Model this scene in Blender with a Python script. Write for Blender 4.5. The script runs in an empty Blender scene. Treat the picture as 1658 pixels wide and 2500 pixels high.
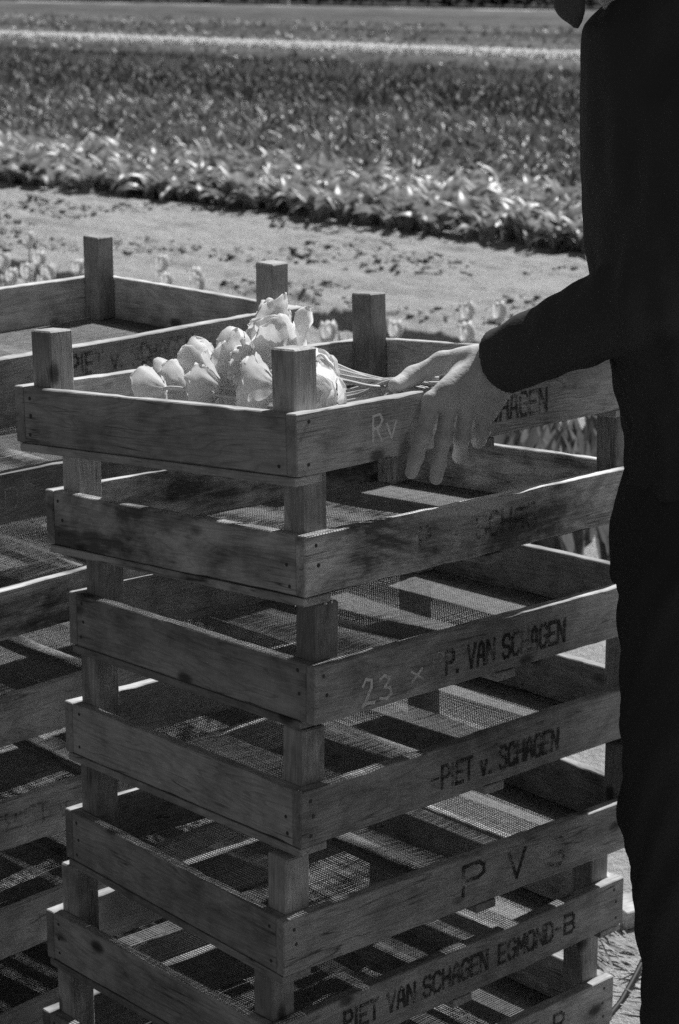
import bpy, bmesh, math, random
import numpy as np
from mathutils import Vector, Matrix, Euler
R = math.radians
S = bpy.context.scene
COL = S.collection

# ------------------------------------------------------------------ camera
cam = bpy.data.cameras.new('camera'); co = bpy.data.objects.new('camera', cam); COL.objects.link(co)
co.location = (0, 0, 1.70)
co.rotation_euler = (R(90 - 14.992), R(0.035), 0)
cam.sensor_fit = 'VERTICAL'; cam.sensor_height = 36.0; cam.sensor_width = 24.0
cam.lens = 4943.1 / 2500 * 36
cam.clip_start = 0.05; cam.clip_end = 3000
cam.dof.use_dof = True; cam.dof.focus_distance = 2.72; cam.dof.aperture_fstop = 10.5
S.camera = co
S.cycles.use_denoising = False

# ------------------------------------------------------------------ sky + sun
SUN_AZ, SUN_EL = 53.0, 51.0            # azimuth measured from +X towards +Y (back right)
W = bpy.data.worlds.new('World'); S.world = W; W.use_nodes = True
nt = W.node_tree; nt.nodes.clear()
o = nt.nodes.new('ShaderNodeOutputWorld'); bg = nt.nodes.new('ShaderNodeBackground')
sky = nt.nodes.new('ShaderNodeTexSky'); sky.sky_type = 'NISHITA'; sky.sun_disc = False
sky.sun_elevation = R(SUN_EL); sky.sun_rotation = R(90 - SUN_AZ)
bw = nt.nodes.new('ShaderNodeSeparateColor')               # black and white film behind a red filter: blue sky records dark
nt.links.new(sky.outputs[0], bw.inputs[0])
cbw = nt.nodes.new('ShaderNodeCombineColor')
for q in range(3): nt.links.new(bw.outputs[0], cbw.inputs[q])
nt.links.new(cbw.outputs[0], bg.inputs[0])
bg.inputs[1].default_value = 0.05; nt.links.new(bg.outputs[0], o.inputs[0])
sl = bpy.data.lights.new('sun', 'SUN'); sl.energy = 5.0; sl.angle = R(0.5)
so = bpy.data.objects.new('sun', sl); COL.objects.link(so)
d = Vector((math.cos(R(SUN_AZ)) * math.cos(R(SUN_EL)), math.sin(R(SUN_AZ)) * math.cos(R(SUN_EL)), math.sin(R(SUN_EL))))
so.rotation_euler = d.to_track_quat('Z', 'Y').to_euler(); so.location = d * 30
S.view_settings.view_transform = 'Standard'; S.view_settings.look = 'None'
S.view_settings.exposure = 0.2; S.view_settings.gamma = 1.0

# ------------------------------------------------------------------ helpers
def link(name, me, mats, parent=None):
    ob = bpy.data.objects.new(name, me); COL.objects.link(ob)
    for m in (mats if isinstance(mats, (list, tuple)) else [mats]):
        me.materials.append(m)
    if parent: ob.parent = parent
    return ob
def tag(o, label=None, cat=None, group=None, kind=None):
    if label: o['label'] = label
    if cat: o['category'] = cat
    if group: o['group'] = group
    if kind: o['kind'] = kind
    return o
def empty(name, M=None):
    o = bpy.data.objects.new(name, None); COL.objects.link(o); o.empty_display_size = .05
    if M is not None: o.matrix_world = M
    return o
def np_mesh(name, V, F, smooth=False, matidx=None):
    V = np.asarray(V, np.float32); F = np.asarray(F, np.int32); k = F.shape[1]
    me = bpy.data.meshes.new(name)
    me.vertices.add(len(V)); me.vertices.foreach_set('co', V.ravel())
    me.loops.add(F.size); me.loops.foreach_set('vertex_index', F.ravel())
    me.polygons.add(len(F)); me.polygons.foreach_set('loop_start', np.arange(0, F.size, k, dtype=np.int32))
    if smooth: me.polygons.foreach_set('use_smooth', np.ones(len(F), bool))
    if matidx is not None: me.polygons.foreach_set('material_index', np.asarray(matidx, np.int32))
    me.update(calc_edges=True); me.validate()
    return me
class Acc:
    def __init__(s): s.v = []; s.f = []; s.m = []; s.n = 0
    def add(s, V, F, mi=0):
        V = np.asarray(V, float); F = np.asarray(F, int)
        s.v.append(V); s.f.append(F + s.n); s.n += len(V); s.m += [mi] * len(F)
    def mesh(s, name, smooth=False):
        return np_mesh(name, np.concatenate(s.v), np.concatenate(s.f), smooth, s.m)
BOXF = [(0,2,3,1),(4,5,7,6),(0,1,5,4),(2,6,7,3),(0,4,6,2),(1,3,7,5)]
def bevel_box(lo, hi, bev=.0012, jit=0., rng=None, segs=1):
    bm = bmesh.new()
    vs = []
    for i in (0, 1):
        for j in (0, 1):
            for k in (0, 1):
                p = [(lo, hi)[i][0], (lo, hi)[j][1], (lo, hi)[k][2]]
                if jit: p = [c + rng.uniform(-jit, jit) for c in p]
                vs.append(bm.verts.new(p))
    for f in ((0,1,3,2),(4,6,7,5),(0,4,5,1),(2,3,7,6),(0,2,6,4),(1,5,7,3)):
        bm.faces.new([vs[i] for i in f])
    bmesh.ops.recalc_face_normals(bm, faces=bm.faces)
    bmesh.ops.bevel(bm, geom=list(bm.edges), offset=bev, segments=segs, affect='EDGES')
    return bm
def tube(P, r, n=6, cap=True):
    P = [Vector(p) for p in P]; r = r if hasattr(r, '__len__') else [r] * len(P)
    V = []; F = []
    up = Vector((0, 0, 1))
    for i, p in enumerate(P):
        t = (P[min(i+1, len(P)-1)] - P[max(i-1, 0)]).normalized()
        a = t.cross(up if abs(t.z) < .9 else Vector((1, 0, 0))).normalized(); b = t.cross(a)
        for k in range(n):
            q = 2*math.pi*k/n
            V.append(p + r[i]*(a*math.cos(q) + b*math.sin(q)))
    for i in range(len(P)-1):
        for k in range(n):
            k2 = (k+1) % n
            F.append((i*n+k, i*n+k2, (i+1)*n+k2, (i+1)*n+k))
    if cap:
        for base in (0, (len(P)-1)*n):
            V.append(P[0] if base == 0 else P[-1]); c = len(V)-1
            for k in range(0, n, 2):
                F.append((c, base+k, base+(k+1) % n, base+(k+2) % n))
    return np.array([tuple(v) for v in V]), np.array(F)

# ------------------------------------------------------------------ materials (all neutral greys: black and white film)
class MN:
    def __init__(s, name):
        s.m = bpy.data.materials.new(name); s.m.use_nodes = True; s.t = s.m.node_tree
        s.b = s.t.nodes['Principled BSDF']; s.out = s.t.nodes['Material Output']
    def n(s, t, **k):
        q = s.t.nodes.new(t)
        for a, v in k.items():
            if a.startswith('i_'): q.inputs[a[2:].replace('_', ' ')].default_value = v
            else: setattr(q, a, v)
        return q
    def l(s, a, b): s.t.links.new(a, b)
    def ramp(s, pts):
        r = s.n('ShaderNodeValToRGB'); e = r.color_ramp.elements
        while len(e) > 1: e.remove(e[-1])
        e[0].position = pts[0][0]; e[0].color = (pts[0][1],)*3 + (1,)
        for p, c in pts[1:]:
            q = e.new(p); q.color = (c,)*3 + (1,)
        return r
    def math(s, op, a, b=None):
        q = s.n('ShaderNodeMath', operation=op)
        for i, x in enumerate((a, b)):
            if x is None: continue
            if isinstance(x, (int, float)): q.inputs[i].default_value = x
            else: s.l(x, q.inputs[i])
        return q.outputs[0]
    def noise(s, vec, scale, detail=3, rough=.5, dist=0):
        q = s.n('ShaderNodeTexNoise'); q.inputs['Scale'].default_value = scale; q.inputs['Detail'].default_value = detail
        q.inputs['Roughness'].default_value = rough; q.inputs['Distortion'].default_value = dist
        if vec is not None: s.l(vec, q.inputs['Vector'])
        return q.outputs['Fac']
    def bump(s, h, strength, dist):
        q = s.n('ShaderNodeBump'); q.inputs['Strength'].default_value = strength; q.inputs['Distance'].default_value = dist
        s.l(h, q.inputs['Height']); s.l(q.outputs[0], s.b.inputs['Normal']); return q
def wood(name, axis, lo=.21, hi=.70, stain=None):
    m = MN(name)
    tc = m.n('ShaderNodeTexCoord'); oi = m.n('ShaderNodeObjectInfo')
    off = m.n('ShaderNodeVectorMath', operation='ADD'); m.l(tc.outputs['Object'], off.inputs[0])
    sc = m.math('MULTIPLY', oi.outputs['Random'], 7.3)
    cb = m.n('ShaderNodeCombineXYZ'); m.l(sc, cb.inputs[0]); m.l(sc, cb.inputs[1]); m.l(sc, cb.inputs[2]); m.l(cb.outputs[0], off.inputs[1])
    mp = m.n('ShaderNodeMapping'); m.l(off.outputs[0], mp.inputs[0])
    s = [1, 1, 1]; s[axis] = .07; mp.inputs['Scale'].default_value = s
    fine = m.noise(mp.outputs[0], 420, 4, .65, .3)            # fine fibres
    mp2 = m.n('ShaderNodeMapping'); m.l(off.outputs[0], mp2.inputs[0]); s2 = [1, 1, 1]; s2[axis] = .10; mp2.inputs['Scale'].default_value = s2
    wv = m.n('ShaderNodeTexNoise'); m.l(mp2.outputs[0], wv.inputs['Vector']); wv.inputs['Scale'].default_value = 26
    wv.inputs['Detail'].default_value = 2; wv.inputs['Distortion'].default_value = 1.2
    rings = m.math('FRACT', m.math('MULTIPLY', wv.outputs['Fac'], 9.0))   # annual rings cut lengthwise
    ringr = m.ramp([(0, .35), (.12, .75), (.8, 1.0), (1, .35)]); m.l(rings, ringr.inputs[0])
    blotch = m.noise(off.outputs[0], 22, 4, .6)
    vor = m.n('ShaderNodeTexVoronoi'); mp3 = m.n('ShaderNodeMapping'); m.l(off.outputs[0], mp3.inputs[0])
    s3 = [1, 1, 1]; s3[axis] = .55; mp3.inputs['Scale'].default_value = s3; m.l(mp3.outputs[0], vor.inputs['Vector']); vor.inputs['Scale'].default_value = 13
    knot = m.ramp([(0, .16), (.085, .30), (.15, 1), (1, 1)]); m.l(vor.outputs['Distance'], knot.inputs[0])
    r2 = m.math('FRACT', m.math('MULTIPLY', oi.outputs['Random'], 37.7))          # some boards far more stained than others
    mp4 = m.n('ShaderNodeMapping'); m.l(off.outputs[0], mp4.inputs[0]); s4 = [1, 1, 1]; s4[axis] = .3; mp4.inputs['Scale'].default_value = s4
    big = m.noise(mp4.outputs[0], 11, 5, .68, .6)
    bl = m.math('ADD', m.math('MULTIPLY', m.math('SUBTRACT', big, .5), m.math('ADD', .4, m.math('MULTIPLY', r2, 1.4)) if stain is None else stain), m.math('MULTIPLY', blotch, .9))
    base = m.ramp([(.27, lo), (.74, hi)]); m.l(m.math('ADD', m.math('MULTIPLY', fine, .42), m.math('MULTIPLY', bl, .62)), base.inputs[0])
    mul = m.math('MULTIPLY', base.outputs[0], m.math('ADD', m.math('MULTIPLY', ringr.outputs[0], .45), .6))
    mul = m.math('MULTIPLY', mul, knot.outputs[0])
    mp5 = m.n('ShaderNodeMapping'); m.l(off.outputs[0], mp5.inputs[0]); s5 = [1, 1, 1]; s5[axis] = .045; mp5.inputs['Scale'].default_value = s5
    ck = m.noise(mp5.outputs[0], 55, 2, .5, .4)
    crack = m.ramp([(0, 1), (.485, 1), (.5, .25), (.515, 1), (1, 1)]); m.l(ck, crack.inputs[0])
    gate = m.ramp([(.5, 0), (.6, 1)]); m.l(m.noise(off.outputs[0], 9, 2, .5), gate.inputs[0])
    mul = m.math('MULTIPLY', mul, m.math('SUBTRACT', 1.0, m.math('MULTIPLY', m.math('SUBTRACT', 1.0, crack.outputs[0]), gate.outputs[0])))
    tone = m.math('ADD', m.math('MULTIPLY', oi.outputs['Random'], .62), .62)
    mul = m.math('MULTIPLY', mul, tone)
    m.l(mul, m.b.inputs['Base Color'])
    m.b.inputs['Roughness'].default_value = .72; m.b.inputs['Specular IOR Level'].default_value = .25
    h = m.math('ADD', fine, m.math('MULTIPLY', ringr.outputs[0], .5))
    m.bump(h, .55, .0012)
    return m.m
WOOD = [wood('weathered_wood_x', 0), wood('weathered_wood_y', 1), wood('weathered_wood_z', 2)]
STAINED = [wood('stained_wood_x', 0, .12, .72, 3.4), wood('stained_wood_y', 1, .16, .80, 2.6), WOOD[2]]
def plain(name, c, rough=.6, spec=.3, noise=None, bump=None, metallic=0):
    m = MN(name)
    m.b.inputs['Base Color'].default_value = (c, c, c, 1); m.b.inputs['Roughness'].default_value = rough
    m.b.inputs['Specular IOR Level'].default_value = spec; m.b.inputs['Metallic'].default_value = metallic
    tc = m.n('ShaderNodeTexCoord')
    if noise:
        nz = m.noise(tc.outputs['Object'], noise[0], 4, .6); rp = m.ramp([(.3, c*noise[1]), (.7, c*noise[2])])
        m.l(nz, rp.inputs[0]); m.l(rp.outputs[0], m.b.inputs['Base Color'])
    if bump: m.bump(m.noise(tc.outputs['Object'], bump[0], 4, .6), bump[1], bump[2])
    return m.m
NAIL = plain('rusty_nail', .08, .7)
WIRE = plain('galvanised_wire', .27, .6, .35, noise=(60, .6, 1.2))
def print_mat(name, c, lo, hi, scale):
    m = MN(name); m.b.inputs['Base Color'].default_value = (c, c, c, 1); m.b.inputs['Roughness'].default_value = .85
    tc = m.n('ShaderNodeTexCoord'); oi = m.n('ShaderNodeObjectInfo')
    a = m.n('ShaderNodeVectorMath', operation='ADD'); m.l(tc.outputs['Object'], a.inputs[0]); m.l(oi.outputs['Random'], a.inputs[1])
    f = m.noise(a.outputs[0], scale, 5, .7); f2 = m.noise(a.outputs[0], 30, 2, .5)
    rp = m.ramp([(lo, 0), (hi, 1)]); m.l(m.math('ADD', m.math('MULTIPLY', f, .6), m.math('MULTIPLY', f2, .4)), rp.inputs[0])
    tr = m.n('ShaderNodeBsdfTransparent'); mx = m.n('ShaderNodeMixShader')
    m.l(rp.outputs[0], mx.inputs[0]); m.l(tr.outputs[0], mx.inputs[1]); m.l(m.b.outputs[0], mx.inputs[2]); m.l(mx.outputs[0], m.out.inputs[0])
    return m.m
INK = print_mat('worn_black_stencil_ink', .045, .39, .57, 320)
INK_FADED = print_mat('faded_stencil_ink', .09, .45, .72, 240)
CHALK = print_mat('white_chalk', .9, .30, .52, 330)
CHALK_FADED = print_mat('faded_chalk', .7, .42, .66, 330)
def leafy(name, c, trans, rough=.4, vary=(.7, 1.25), spec=.4):
    m = MN(name)
    tc = m.n('ShaderNodeTexCoord'); nz = m.noise(tc.outputs['Object'], 14, 3, .6)
    rp = m.ramp([(.3, c*vary[0]), (.7, c*vary[1])]); m.l(nz, rp.inputs[0]); m.l(rp.outputs[0], m.b.inputs['Base Color'])
    m.b.inputs['Roughness'].default_value = rough; m.b.inputs['Specular IOR Level'].default_value = spec
    tl = m.n('ShaderNodeBsdfTranslucent'); m.l(rp.outputs[0], tl.inputs[0])
    mx = m.n('ShaderNodeMixShader'); mx.inputs[0].default_value = trans
    m.l(m.b.outputs[0], mx.inputs[1]); m.l(tl.outputs[0], mx.inputs[2]); m.l(mx.outputs[0], m.out.inputs[0])
    return m.m
LEAF = leafy('tulip_leaf', .40, .30, .40, (.5, 1.25), .5)
LEAF_MID = leafy('field_leaf', .18, .30, .42, (.55, 1.3), .4)
PETAL = leafy('white_petal', .90, .50, .5, (.86, 1.05), .25)
PETAL_MID = leafy('pale_petal', .85, .62, .5, (.75, 1.15), .25)
STEM = leafy('pale_stem', .66, .1, .4)
STEM_DARK = leafy('green_stem', .12, .1, .4)

# ------------------------------------------------------------------ ground. rows run along (cos -45.5, sin -45.5)
RA = R(-45.5); RU = np.array([math.cos(RA), math.sin(RA)]); RV = np.array([-math.sin(RA), math.cos(RA)])
def uv2xy(u, v): return u*RU[0] + v*RV[0], u*RU[1] + v*RV[1]
def vnoise(x, y, seed=0):
    def h(i, j):
        n = (i.astype(np.int64)*374761393 + j.astype(np.int64)*668265263 + seed*974634777) & 0xffffffff
        n = ((n ^ (n >> 13)) * 1274126177) & 0xffffffff
        return ((n ^ (n >> 16)) & 0xffff) / 65535.0
    i = np.floor(x); j = np.floor(y); fx = x-i; fy = y-j
    fx = fx*fx*(3-2*fx); fy = fy*fy*(3-2*fy)
    return (h(i, j)*(1-fx)+h(i+1, j)*fx)*(1-fy) + (h(i, j+1)*(1-fx)+h(i+1, j+1)*fx)*fy
def gheight(u, v):
    z = (vnoise(u*1.3, v*1.3, 1)-.5)*.022 + (vnoise(u*7, v*9, 2)-.5)*.018 + (vnoise(u*19, v*23, 3)-.5)*.007
    e = (vnoise(u*3, v*0+5, 4)-.5)*.07 + (vnoise(u*11, v*0+9, 14)-.5)*.06
    z = z + (vnoise(u*1.4, v*13, 41)-.5)*.03*((v > 7.6) & (v < 9.7))
    z = z + (vnoise(u*13, v*15, 31)-.5)*.024*((v > 6.9) & (v < 9.9)) + (vnoise(u*30, v*34, 32)-.5)*.012*((v > 6.9) & (v < 9.9))
    patch = np.clip(vnoise(u*1.1, v*2.2, 15)*1.6-.45, 0, 1)
    z = z + np.where((v > 6.9) & (v < 9.8), patch*(np.clip(vnoise(u*9, v*11, 5)-.58, 0, 1)*.10 + np.clip(vnoise(u*22, v*26, 6)-.5, 0, 1)*.05), 0)
    t = np.clip((v-7.14-e)/.035, 0, 1)                                   # the strip lies a hand's breadth above the tulip bed, with a crumbled edge
    z = z - .065*(1-t)*np.clip((v-4.0)/2, 0, 1) - .03*np.exp(-((v-7.08-e)/.07)**2)
    near = np.clip((v-2.6)/1.2, 0, 1)
    return z*(.25+.75*near)
def axis(segs):
    a = []
    for lo, hi, st in segs: a.append(np.arange(lo, hi, st))
    return np.concatenate(a + [np.array([segs[-1][1]])])
def row_grid(name, us, vs, hf):
    U, V = np.meshgrid(us, vs, indexing='ij'); Z = hf(U, V); X, Y = uv2xy(U, V)
    P = np.stack([X, Y, Z], -1).reshape(-1, 3); nu, nv = len(us), len(vs)
    i, j = np.meshgrid(np.arange(nu-1), np.arange(nv-1), indexing='ij'); a = (i*nv+j).ravel()
    return np_mesh(name, P, np.stack([a, a+nv, a+nv+1, a+1], 1), True)
us = axis([(-900, -60, 60), (-60, -18, 3), (-18, -14, .4), (-14, 1.5, .045), (1.5, 10, .5), (10, 100, 10), (100, 900, 80)])
vs = axis([(-60, -6, 6), (-6, 0, .8), (0, 6.95, .08), (6.95, 7.4, .012), (7.4, 10.2, .028), (10.2, 14, .4), (14, 70, 2), (70, 200, 10), (200, 2400, 100)])
m = MN('dry_sandy_soil')
geo = m.n('ShaderNodeNewGeometry')
a = m.noise(geo.outputs['Position'], 3.2, 5, .62); b = m.noise(geo.outputs['Position'], 26, 6, .7); c = m.noise(geo.outputs['Position'], 120, 4, .7)
mixv = m.math('ADD', m.math('ADD', m.math('MULTIPLY', a, .35), m.math('MULTIPLY', b, .4)), m.math('MULTIPLY', c, .25))
rp = m.ramp([(.33, .24), (.43, .42), (.54, .52), (.66, .62)]); m.l(mixv, rp.inputs[0]); m.l(rp.outputs[0], m.b.inputs['Base Color'])
m.b.inputs['Roughness'].default_value = .95; m.b.inputs['Specular IOR Level'].default_value = .1
m.bump(m.math('ADD', b, m.math('MULTIPLY', c, .6)), 1.0, .03)
SAND = m.m
tag(link('ground', row_grid('ground', us, vs, gheight), SAND), 'pale dry sandy soil with small clods', kind='structure')

me = row_grid('grass', axis([(-60, 60, 2)]), axis([(-50, 1.6, .8)]), lambda U, V: 0*U+.035)  # out of view, added so less sunlight bounces off the ground onto the crates
tag(link('grass', me, plain('bounce_cut_grass', .045, .95, .1, noise=(6, .6, 1.5), bump=(40, .8, .03))), 'unseen dark grass added on the near side of the sandy strip to cut bounced light', kind='structure')
# far level field beyond the flower strip: low cut crop, a sheet a little above the soil
m = MN('distant_crop')
geo = m.n('ShaderNodeNewGeometry'); vr = m.n('ShaderNodeVectorRotate'); vr.rotation_type = 'Z_AXIS'; vr.inputs['Angle'].default_value = -RA
m.l(geo.outputs['Position'], vr.inputs['Vector'])
mp = m.n('ShaderNodeMapping'); m.l(vr.outputs[0], mp.inputs[0]); mp.inputs['Scale'].default_value = (.05, 1, 1)
st = m.noise(mp.outputs[0], .22, 3, .6); fn = m.noise(geo.outputs['Position'], 1.6, 7, .85)
rp = m.ramp([(.38, .05), (.62, .19)]); m.l(m.math('ADD', m.math('MULTIPLY', st, .6), m.math('MULTIPLY', fn, .4)), rp.inputs[0]); m.l(rp.outputs[0], m.b.inputs['Base Color'])
m.b.inputs['Roughness'].default_value = .9; m.b.inputs['Specular IOR Level'].default_value = .1
m.bump(fn, .6, .15)
CROP = m.m
def crop_h(U, V): return .16 + (vnoise(U*.8, V*1.6, 8)-.5)*.10 + (vnoise(U*3, V*3, 9)-.5)*.06 - .14*((V < 24.8) | (V > 63.4))
me = row_grid('far_crop', axis([(-150, -95, 5), (-95, -15, .6), (-15, 40, 5)]), axis([(24.7, 40, .5), (40, 63.5, 1.5)]), crop_h)
tag(link('field_crop', me, CROP), 'flat grey band of low crop behind the pale flower row', kind='stuff')
me = row_grid('track', axis([(-200, 60, 10)]), axis([(63.6, 67.5, 1.3)]), lambda U, V: 0*U+.06)
tag(link('path', me, plain('pale_track', .46, .95, .1, noise=(2, .8, 1.1))), 'thin pale track along the far edge of the field', kind='structure')
me = row_grid('verge', axis([(-250, 80, 10)]), axis([(67.6, 120, 10)]), lambda U, V: 0*U+.05)
tag(link('verge', me, plain('dark_grass', .03, .95, .1, noise=(1, .6, 1.5))), 'dark grass beyond the field', kind='structure')

# ------------------------------------------------------------------ leaves as numpy strips
rng = np.random.default_rng(7)
def leaf_strips(base, az, L, Wd, lean0, bend, ns=4, fold=.25, twist=None):
    """base (N,3); returns verts, quads: a folded blade curving outwards"""
    N = len(base); s = np.linspace(0, 1, ns+1)
    th = lean0[:, None] + bend[:, None]*s[None, :]**1.5      # angle from vertical
    dl = (L/ns)[:, None]
    dr = np.sin(th)*dl; dz = np.cos(th)*dl
    r = np.concatenate([np.zeros((N, 1)), np.cumsum(dr[:, 1:], 1)], 1); z = np.concatenate([np.zeros((N, 1)), np.cumsum(dz[:, 1:], 1)], 1)
    w = Wd[:, None]*(.35+1.0*np.sin(np.pi*np.clip(s*.9+.08, 0, 1))[None, :])*(1-s[None, :]**4)
    w[:, -1] = Wd*.04
    ca, sa = np.cos(az), np.sin(az)
    tw = (np.zeros(N) if twist is None else twist)[:, None]*s[None, :]
    V = np.empty((N, ns+1, 3, 3))
    for k, side in enumerate((-1, 0, 1)):
        cx = r + (fold*w*abs(side))*(-np.cos(th)); lat = side*w*np.cos(tw); hh = z + fold*w*abs(side)*np.sin(th) + side*w*np.sin(tw)
        V[:, :, k, 0] = base[:, None, 0] + ca[:, None]*cx - sa[:, None]*lat
        V[:, :, k, 1] = base[:, None, 1] + sa[:, None]*cx + ca[:, None]*lat
        V[:, :, k, 2] = base[:, None, 2] + hh
    V = V.reshape(N, -1, 3)
    q = []
    for i in range(ns):
        for k in range(2):
            q.append((i*3+k, i*3+k+1, (i+1)*3+k+1, (i+1)*3+k))
    q = np.array(q); F = q[None]+(np.arange(N)*(ns+1)*3)[:, None, None]
    return V.reshape(-1, 3), F.reshape(-1, 4)
def scatter(v0, v1, dens, ulim=lambda v: (-1.42*v-1.2, -.73*v+1.2)):
    n = int(((ulim(v1)[1]-ulim(v1)[0])+(ulim(v0)[1]-ulim(v0)[0]))/2*(v1-v0)*dens)
    v = rng.uniform(v0, v1, n*2); lo, hi = ulim(v); wmax = max(ulim(v1)[1]-ulim(v1)[0], ulim(v0)[1]-ulim(v0)[0])
    keep = rng.uniform(0, 1, n*2) < (hi-lo)/wmax; v = v[keep][:n]; lo, hi = ulim(v)
    return rng.uniform(lo, hi), v
def plant_patch(name, v0, v1, dens, nl, L, Wd, lean, bend, ns, mat, label, ulim=None):
    u, v = scatter(v0, v1, dens, ulim) if ulim else scatter(v0, v1, dens)
    n = len(u); u = np.repeat(u, nl); v = np.repeat(v, nl); N = len(u)
    u = u + rng.normal(0, .015, N); v = v + rng.normal(0, .015, N)
    x, y = uv2xy(u, v); z = gheight(u, v)
    az = rng.uniform(0, 2*np.pi, N); big = rng.uniform(.7, 1.15, N)
    V, F = leaf_strips(np.stack([x, y, z], 1), az, L*big, Wd*big*rng.uniform(.8, 1.2, N), rng.uniform(*lean, N), rng.uniform(*bend, N), ns, .3, rng.normal(0, .5, N))
    return tag(link(name, np_mesh(name, V, F, True), mat), label, kind='stuff')
plant_patch('tulip_leaves', 9.86, 11.6, 72, 5, .33, .031, (.1, .55), (.7, 2.2), 5, LEAF, 'broad bright tulip leaves along the near edge of the big bed')
plant_patch('tulip_leaves', 11.6, 16.3, 70, 4, .31, .019, (.02, .4), (.4, 1.8), 4, LEAF_MID, 'upright tulip leaves in the middle of the big bed')
plant_patch('tulip_leaves', 16.3, 21.2, 48, 4, .30, .022, (.02, .4), (.3, 1.5), 3, leafy('dark_leaf', .10, .2, .6), 'dark band of tulip leaves farther back')
plant_patch('tulip_leaves', 21.2, 23.5, 34, 4, .28, .022, (.02, .3), (.1, .8), 3, LEAF_MID, 'tulip leaves just in front of the pale flower row')
plant_patch('crop_tufts', 24.9, 44, 9, 3, .30, .035, (.1, .6), (.3, 1.4), 2, LEAF_MID, 'low tufts of crop beyond the pale flower row')
# pale flower row
u, v = scatter(23.8, 24.3, 700); n = len(u); x, y = uv2xy(u, v)
oct_v = np.array([(0, 0, -1), (1, 0, -.1), (0, 1, -.1), (-1, 0, -.1), (0, -1, -.1), (.6, .6, .7), (-.6, .6, .7), (-.6, -.6, .7), (.6, -.6, .7), (0, 0, .8)])
oct_f = np.array([(0, 1, 5, 2), (0, 2, 6, 3), (0, 3, 7, 4), (0, 4, 8, 1), (9, 6, 2, 5), (9, 7, 3, 6), (9, 8, 4, 7), (9, 5, 1, 8)])
ctr = np.repeat(np.stack([x, y, rng.uniform(.42, .52, n)], 1), 4, 0); n4 = len(ctr); az = rng.uniform(0, 6.283, n4)
V, F = leaf_strips(ctr-np.array([0, 0, .03]), az, rng.uniform(.055, .075, n4), rng.uniform(.014, .02, n4), rng.uniform(.25, .5, n4), rng.uniform(-.9, .6, n4), 2, .3)
tag(link('flower_row', np_mesh('flower_row', V, F, True), PETAL), 'long row of pale tulips crossing the field far back', kind='stuff')
plant_patch('flower_row_leaves', 23.7, 24.4, 50, 3, .27, .03, (0, .25), (0, .6), 2, LEAF_MID, 'dark stems and leaves beneath the pale flower row')
# near bed behind the crates
ul = lambda v: (-1.42*v-.9, -.60*v+1.0)
plant_patch('bed_leaves', 4.35, 6.0, 60, 4, .27, .020, (.0, .25), (.0, .75), 5, leafy('near_leaf', .22, .35, .38), 'upright tulip leaves in the narrow bed behind the crates', ul)

# soil clods on the pale strip
u, v = scatter(7.3, 9.85, 260); n = len(u); keep = vnoise(u*1.1, v*2.2, 15)*1.4 + vnoise(u*5, v*6, 12)*.9 > 1.3; u, v = u[keep], v[keep]; n = len(u); x, y = uv2xy(u, v)
V = (oct_v[None]*rng.uniform(.6, 1.3, (n, 10, 1))*(rng.gamma(1.5, .0045, n)[:, None, None]+.003)*np.array([1.4, 1.4, .75]) + np.stack([x, y, gheight(u, v)+.004], 1)[:, None]).reshape(-1, 3)
F = (oct_f[None]+(np.arange(n)*10)[:, None, None]).reshape(-1, 4)
tag(link('soil_clods', np_mesh('clods', V, F), SAND), 'dark crumbly clods strewn over the pale soil strip', kind='stuff')

# ------------------------------------------------------------------ hedge and stake at the far edge
def hedge(u0, u1, v0, h, wd, label, seed):
    r = np.random.default_rng(seed); n = int((u1-u0)*260)
    u = r.uniform(u0, u1, n); v = v0 + r.normal(0, wd*.33, n); top = h*(.75+.5*vnoise(u*.35, u*0, seed)); z = r.uniform(.05, 1, n)**.8*top
    x, y = uv2xy(u, v); s = r.uniform(.05, .13, n)[:, None, None]
    q = r.normal(0, 1, (n, 4, 3))*.5 + np.array([(-1, -1, 0), (1, -1, .2), (1, 1, 0), (-1, 1, -.2)])[None]
    V = (q*s + np.stack([x, y, z], 1)[:, None]).reshape(-1, 3)
    e = empty('hedge'); tag(e, label, 'hedge')
    link('foliage', np_mesh('hedge_foliage', V, np.arange(n*4).reshape(-1, 4)), leafy('hedge_leaf', .035, .15, .6), e)
    A = Acc()
    for k in range(int((u1-u0)/1.2)):
        uu = u0+.6+k*1.2; xx, yy = uv2xy(uu, v0+r.normal(0, .2))
        A.add(*tube([(xx, yy, 0), (xx+.05, yy, h*.45), (xx+r.normal(0, .2), yy, h*.9)], [.05, .035, .012], 6))
    tag(link('stems', A.mesh('stems'), plain('bark', .08, .9), e), kind='stuff')
hedge(-118, -84, 73, 2.2, 1.6, 'dark clipped hedge at the far left end of the field', 3)
hedge(-83, -30, 71.5, 1.9, 1.4, 'long dark hedge along the far right edge of the field', 4)
x0, y0 = uv2xy(-71.5, 66.9)
A = Acc(); A.add(*tube([(x0, y0, 0), (x0, y0, 1.1), (x0, y0, 1.15)], [.035, .035, .01], 8))
tag(link('field_stake', A.mesh('stake'), plain('pale_stake', .6, .7)), 'thin pale stake standing at the far edge of the field', 'stake')

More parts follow.
